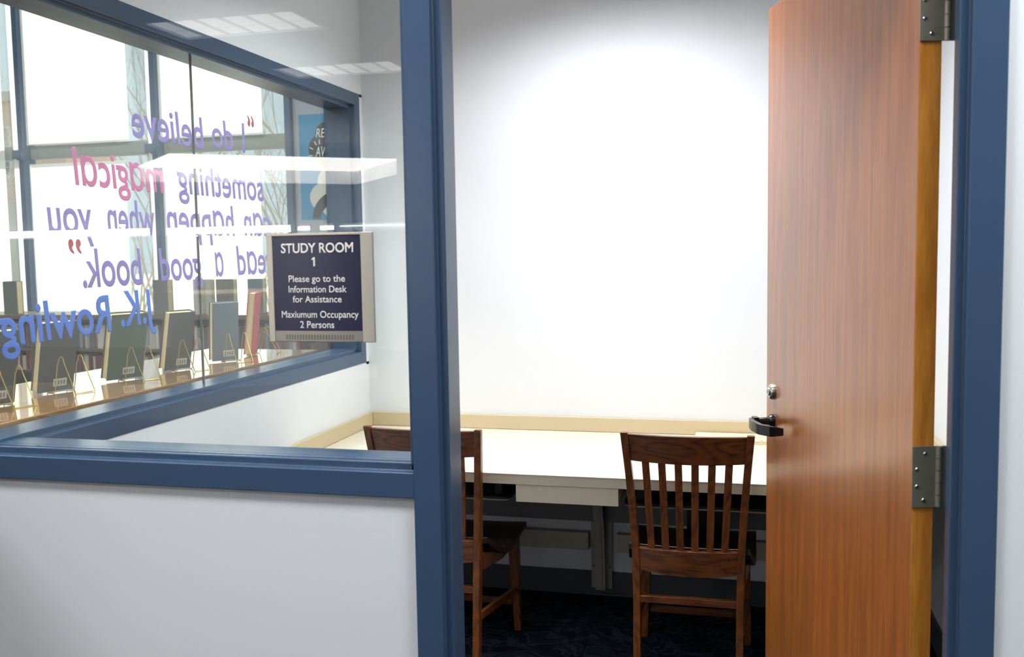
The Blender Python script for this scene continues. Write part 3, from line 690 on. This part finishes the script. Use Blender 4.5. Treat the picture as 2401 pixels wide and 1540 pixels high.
for k, (xa, xb, za, zb, lab) in enumerate(((-6.895, -5.745, 2.585, 4.5, 'upper white shade between the two blue mullions'), (-6.88, -5.80, .93, 2.400, 'lower white shade between the two blue mullions'),
                    (-5.405, -4.345, 2.585, 4.5, 'upper white shade right of the second blue mullion'), (-5.40, -4.385, .93, 2.350, 'lower white shade right of the second blue mullion'),
                    (-8.38, -7.16, .93, 4.5, 'white shade at the far left picture edge'))):
    sh = thing('window_shade', lab, 'window shade', ((xa+xb)/2, YE-.012, za), group='white shades on the big windows'); TS = Matrix.Translation((-(xa+xb)/2, -(YE-.012), -za))
    MB(TS).box(xa, xb, YE-.0135, YE-.012, za+.012, zb).build('fabric', m_shade, sh)
    MB(TS).box(xa, xb, YE-.017, YE-.009, za, za+.0118).build('bottom_bar', m_white, sh)
for k, (xa, xb) in enumerate(((-7.055, -6.962), (-5.535, -5.472))):
    tag(MB().box(xa, xb, YE-.0135, YE-.012, .93, 4.5).build('window_strip', m_shade), 'narrow white vertical strip just left of the %s blue mullion' % ('first', 'second')[k], 'window strip', 'narrow white strips beside the mullions')
# poster
po = thing('poster', 'blue poster with black speech cloud and white hand lettering on the grey wall', 'poster', (-3.5, YE-.004, 2.25))
TPo = Matrix.Translation((3.5, -(YE-.004), -2.25))
MB(TPo).box(-3.985, -3.20, YE-.004, YE-.001, 1.790, 2.735).build('sheet', m_poster, po)
def blob(cs, d, m, name):
    g = MB(TPo)
    for q, (cx, cz, r, rz) in enumerate(cs):
        dd = d+.0003*q
        g.loft([[(cx+math.cos(2*PI*i/28)*r, YE-.0042-dd, cz+math.sin(2*PI*i/28)*rz) for i in range(28)], [(cx+math.cos(2*PI*i/28)*r, YE-.0046-dd, cz+math.sin(2*PI*i/28)*rz) for i in range(28)]])
    return g.build(name, m, po)
blob([(-3.70, 2.56, .125, .105), (-3.76, 2.42, .135, .14), (-3.66, 2.36, .17, .14)], .0004, m_pblack, 'speech_cloud')
blob([(-3.70, 2.13, .115, .12), (-3.74, 1.99, .155, .135), (-3.64, 1.90, .14, .105)], .0020, m_pgrey, 'grey_puffs')
g = MB(TPo)
g.loft([[(-3.60+math.cos(a)*.275, YE-.0075, 1.80+math.sin(a)*.25), (-3.60+math.cos(a)*.19, YE-.0075, 1.80+math.sin(a)*.14), (-3.60+math.cos(a)*.19, YE-.0079, 1.80+math.sin(a)*.14), (-3.60+math.cos(a)*.275, YE-.0079, 1.80+math.sin(a)*.25)] for a in [math.radians(q) for q in range(80, 182, 10)]])
g.build('dark_sweep', m_pblack, po)
pf = lambda aa, h, d: (aa+3.5, -.0035-.003-d, h-2.25)
def ptext(txt, x0, x1, base, h): 
    o = place_text(txt, 'lettering', m_pwhite, po, x0, x1, base, h, pf, bold=.004, shear=.2); return o
ptext('RE', -3.815, -3.725, 2.525, .078); ptext('AV', -3.825, -3.725, 2.355, .088)
g = MB(TPo)
for (x, z, a) in ((-3.865, 2.43, -.5), (-3.875, 2.365, 0), (-3.825, 2.475, -1.1), (-3.785, 2.485, 1.5)):
    dx, dz = math.cos(a)*.02, math.sin(a)*.02; px_, pz_ = -math.sin(a)*.004, math.cos(a)*.004
    g.prism([(x-dx-px_, z-dz-pz_), (x+dx-px_, z+dz-pz_), (x+dx+px_, z+dz+pz_), (x-dx+px_, z-dz+pz_)], YE-.0068, YE-.0064, 'y')
g.build('dash_mark', m_pwhite, po)

# ------------------------------------------------------------------ outside
struct(MB().box(-70, 20, 8.31, 90, -.35, -.25).build('ground', m_ground), 'pale winter ground outside')
bd = thing('brick_building', 'orange brick building beyond the left window', 'building', (-27, 27, 0))
TBd = Matrix.Translation((27, -27, 0))
MB(TBd).box(-42, -20.2, 25, 27.4, -.25, 6.3).build('wall', m_brick, bd)
MB(TBd).box(-42.2, -20.0, 24.8, 27.6, 6.31, 6.6).build('roof_edge', m_stone, bd)
MB(TBd).box(-42, -20.2, 24.90, 24.995, -.25, 3.3).build('stone_base', m_stone, bd)
for i in range(7):
    x = -41+i*2.9
    f = MB(TBd).box(x, x+1.5, 24.93, 24.995, 4.0, 5.6).build('window', m_white, bd)
    MB(TBd).box(x+.1, x+1.4, 24.90, 24.925, 4.1, 5.5).build('pane', mat('far_pane', srgb(120, 130, 140), .2), f)
def tree(x, y, h, r, seed, label, lev=4, spread=.6):
    r *= .62
    rnd = random.Random(seed); tr = thing('bare_tree', label, 'tree', (x, y, -.25), group='bare winter trees outside the library')
    tk_, br_ = MB(), MB()
    def grow(p, d, L, rr, k):
        pts = [p]; rad = [rr]; n = 4
        for i in range(n):
            d = (d+Vector((rnd.uniform(-.16, .16), rnd.uniform(-.16, .16), rnd.uniform(-.04, .12)))).normalized(); p = p+d*L/n; pts.append(p); rad.append(rr*(1-.42*(i+1)/n))
        (tk_ if k == lev else br_).tube(pts, rr, 6 if k > 2 else 4, radii=rad)
        if k == 0: return
        m = 5 if k > 1 else 4
        for j in range(m):
            i = rnd.randint(1 if k < lev else 2, n); q = pts[i]
            ax = Vector((rnd.uniform(-.9, .9), rnd.uniform(-.9, .9), rnd.uniform(0, .9))).normalized()
            nd = (d*(1-spread)+ax*spread+Vector((0, 0, .15))).normalized()
            grow(q, nd, L*rnd.uniform(.5, .72), rad[i]*.5, k-1)
    grow(Vector((0, 0, 0)), Vector((rnd.uniform(-.1, .1), 0, 1)), h*.42, r, lev)
    tk_.build('trunk', m_bark, tr, smooth=True); br_.build('branches', m_bark, tr)
for i, (x, y, h, r, lab) in enumerate(((-11.6, 12.6, 8, .12, 'bare tree nearest the left window gap'), (-9.0, 13.6, 8, .12, 'bare tree between the two mullions'), (-17.5, 18.5, 9, .15, 'bare tree in front of the brick building'),
                    (-6.5, 12.4, 7, .11, 'bare tree seen in the gap beside the grey wall'), (-13.2, 19.5, 9, .15, 'thick bare tree farther behind the second mullion'), (-8.9, 19.5, 9, .15, 'bare tree farther behind the right-hand gap'))):
    tree(x, y, h, r, 31+i, lab)
hd = thing('hedge_bank', 'brown winter thicket along the ground beyond the trees', 'thicket', (-7, 24, -.25)); g = MB()
rnd = random.Random(5)
for i in range(300):
    x = rnd.uniform(-10, 9); p = Vector((x, rnd.uniform(-1.2, 1.2), 0)); d = Vector((rnd.uniform(-.4, .4), rnd.uniform(-.3, .3), 1)).normalized(); L = rnd.uniform(1.4, 3.4)
    g.tube([p, p+d*L*.5, p+d*L*.8+Vector((rnd.uniform(-.3, .3), 0, 0)), p+d*L], .03, 3, radii=[.035, .028, .02, .008])
g.build('stems', m_thicket, hd, kind='stuff')

# ------------------------------------------------------------------ hall behind the viewer (seen only mirrored in the front glass)
def troffer(x0, x1, y0, y1, z, lab, m=m_emit):
    cx, cy = (x0+x1)/2, (y0+y1)/2
    tf = thing('ceiling_light', lab, 'ceiling light', (cx, cy, z), group='recessed hall ceiling lights'); TT_ = Matrix.Translation((-cx, -cy, -z))
    MB(TT_).box(x0, x1, y0, y0+.02, z-.03, z-.001).box(x0, x1, y1-.02, y1, z-.03, z-.001).box(x0, x0+.02, y0+.021, y1-.021, z-.03, z-.001).box(x1-.02, x1, y0+.021, y1-.021, z-.03, z-.001).build('frame', m_white, tf)
    MB(TT_).box(x0+.021, x1-.021, y0+.021, y1-.021, z-.010, z-.004).build('diffuser', m, tf)
    for i in range(1, 6):
        x = x0+(x1-x0)*i/6; MB(TT_).box(x-.004, x+.004, y0+.021, y1-.021, z-.028, z-.0105).build('louvre', m_white, tf)
    MB(TT_).box(x0+.021, x1-.021, cy-.004, cy+.004, z-.0285, z-.0281).build('louvre', m_white, tf)
    return tf
troffer(-4.25, -3.06, -3.08, -2.50, HC, 'recessed hall light mirrored at the top of the front glass')
troffer(-4.20, -3.05, -4.85, -4.30, HC, 'recessed hall light mirrored just above the side window head')
troffer(-.83, -.17, 2.70, 3.36, CH, 'recessed ceiling light over the study room desk', m_white)
troffer(-1.2, 0, -3.08, -2.50, HC, 'recessed hall light behind the viewer, to the right')
troffer(-1.2, 0, -4.85, -4.30, HC, 'farther recessed hall light behind the viewer, to the right')
cp = thing('service_canopy', 'bright luminous canopy mirrored across the front glass', 'canopy light', (-5.56, -6.76, 2.57))
cs = [(-7.19, -6.52), (-6.02, -5.41), (-4.01, -6.95), (-5.04, -8.17)]
cl = [(a+5.56, b+6.76) for a, b in cs]
MB().prism(cl, .0, .10).build('housing', m_white, cp)
MB().prism([(a*.99, b*.99) for a, b in cl], -.012, -.001).build('diffuser', m_emit2, cp)
def wallseg(p, q, z0, z1, w_=.03):
    d = Vector((q[0]-p[0], q[1]-p[1], 0)).normalized(); n = Vector((-d.y, d.x, 0))*w_*.5
    P_ = [(p[0]+n.x, p[1]+n.y), (q[0]+n.x, q[1]+n.y), (q[0]-n.x, q[1]-n.y), (p[0]-n.x, p[1]-n.y)]; return MB().prism(P_, z0, z1)
wallseg(cl[3], cl[0], -.18, -.0005).build('fascia', m_white, cp); wallseg(cl[2], cl[3], -.18, -.0005).build('fascia', m_white, cp)
ds = thing('service_desk', 'pale service desk under the canopy', 'desk', (-5.56, -6.76, 0))
MB().prism([(a*.8, b*.8) for a, b in cl], 0, 1.02).build('body', m_white, ds); MB().prism([(a*.85, b*.85) for a, b in cl], 1.021, 1.06).build('top', m_lam, ds)
for (x0, x1, zs_, lab) in ((-13.4, -9.45, (1.93, 1.89, 1.855), 'stacked strip lights on the far hall wall, mirrored at the left'), (-9.1, -6.95, (1.925, 1.885, 1.85), 'stacked strip lights on the far hall wall, mirrored across the lettering'),
                         (-6.80, -6.62, (1.90, 1.87), 'short strip light on the far hall wall, mirrored over the poster'), (-6.42, -6.22, (1.90, 1.87), 'short strip light on the far hall wall, mirrored over the window jamb'), (-6.1, -4.7, (1.905,), 'thin strip light on the far hall wall, mirrored beside the blue post')):
    lt = thing('strip_light', lab, 'strip light', ((x0+x1)/2, -9.9, 1.88)); w_ = (x1-x0)/2
    MB().box(-w_, w_, -.099, -.05, -.07, .07).build('housing', m_tubeback, lt)
    for z in zs_:
        hh = .012 if len(zs_) > 1 else .0035
        MB().box(-w_, w_, -.0495, .0, z-1.88-hh, z-1.88+hh).build('tube', m_tube, lt)
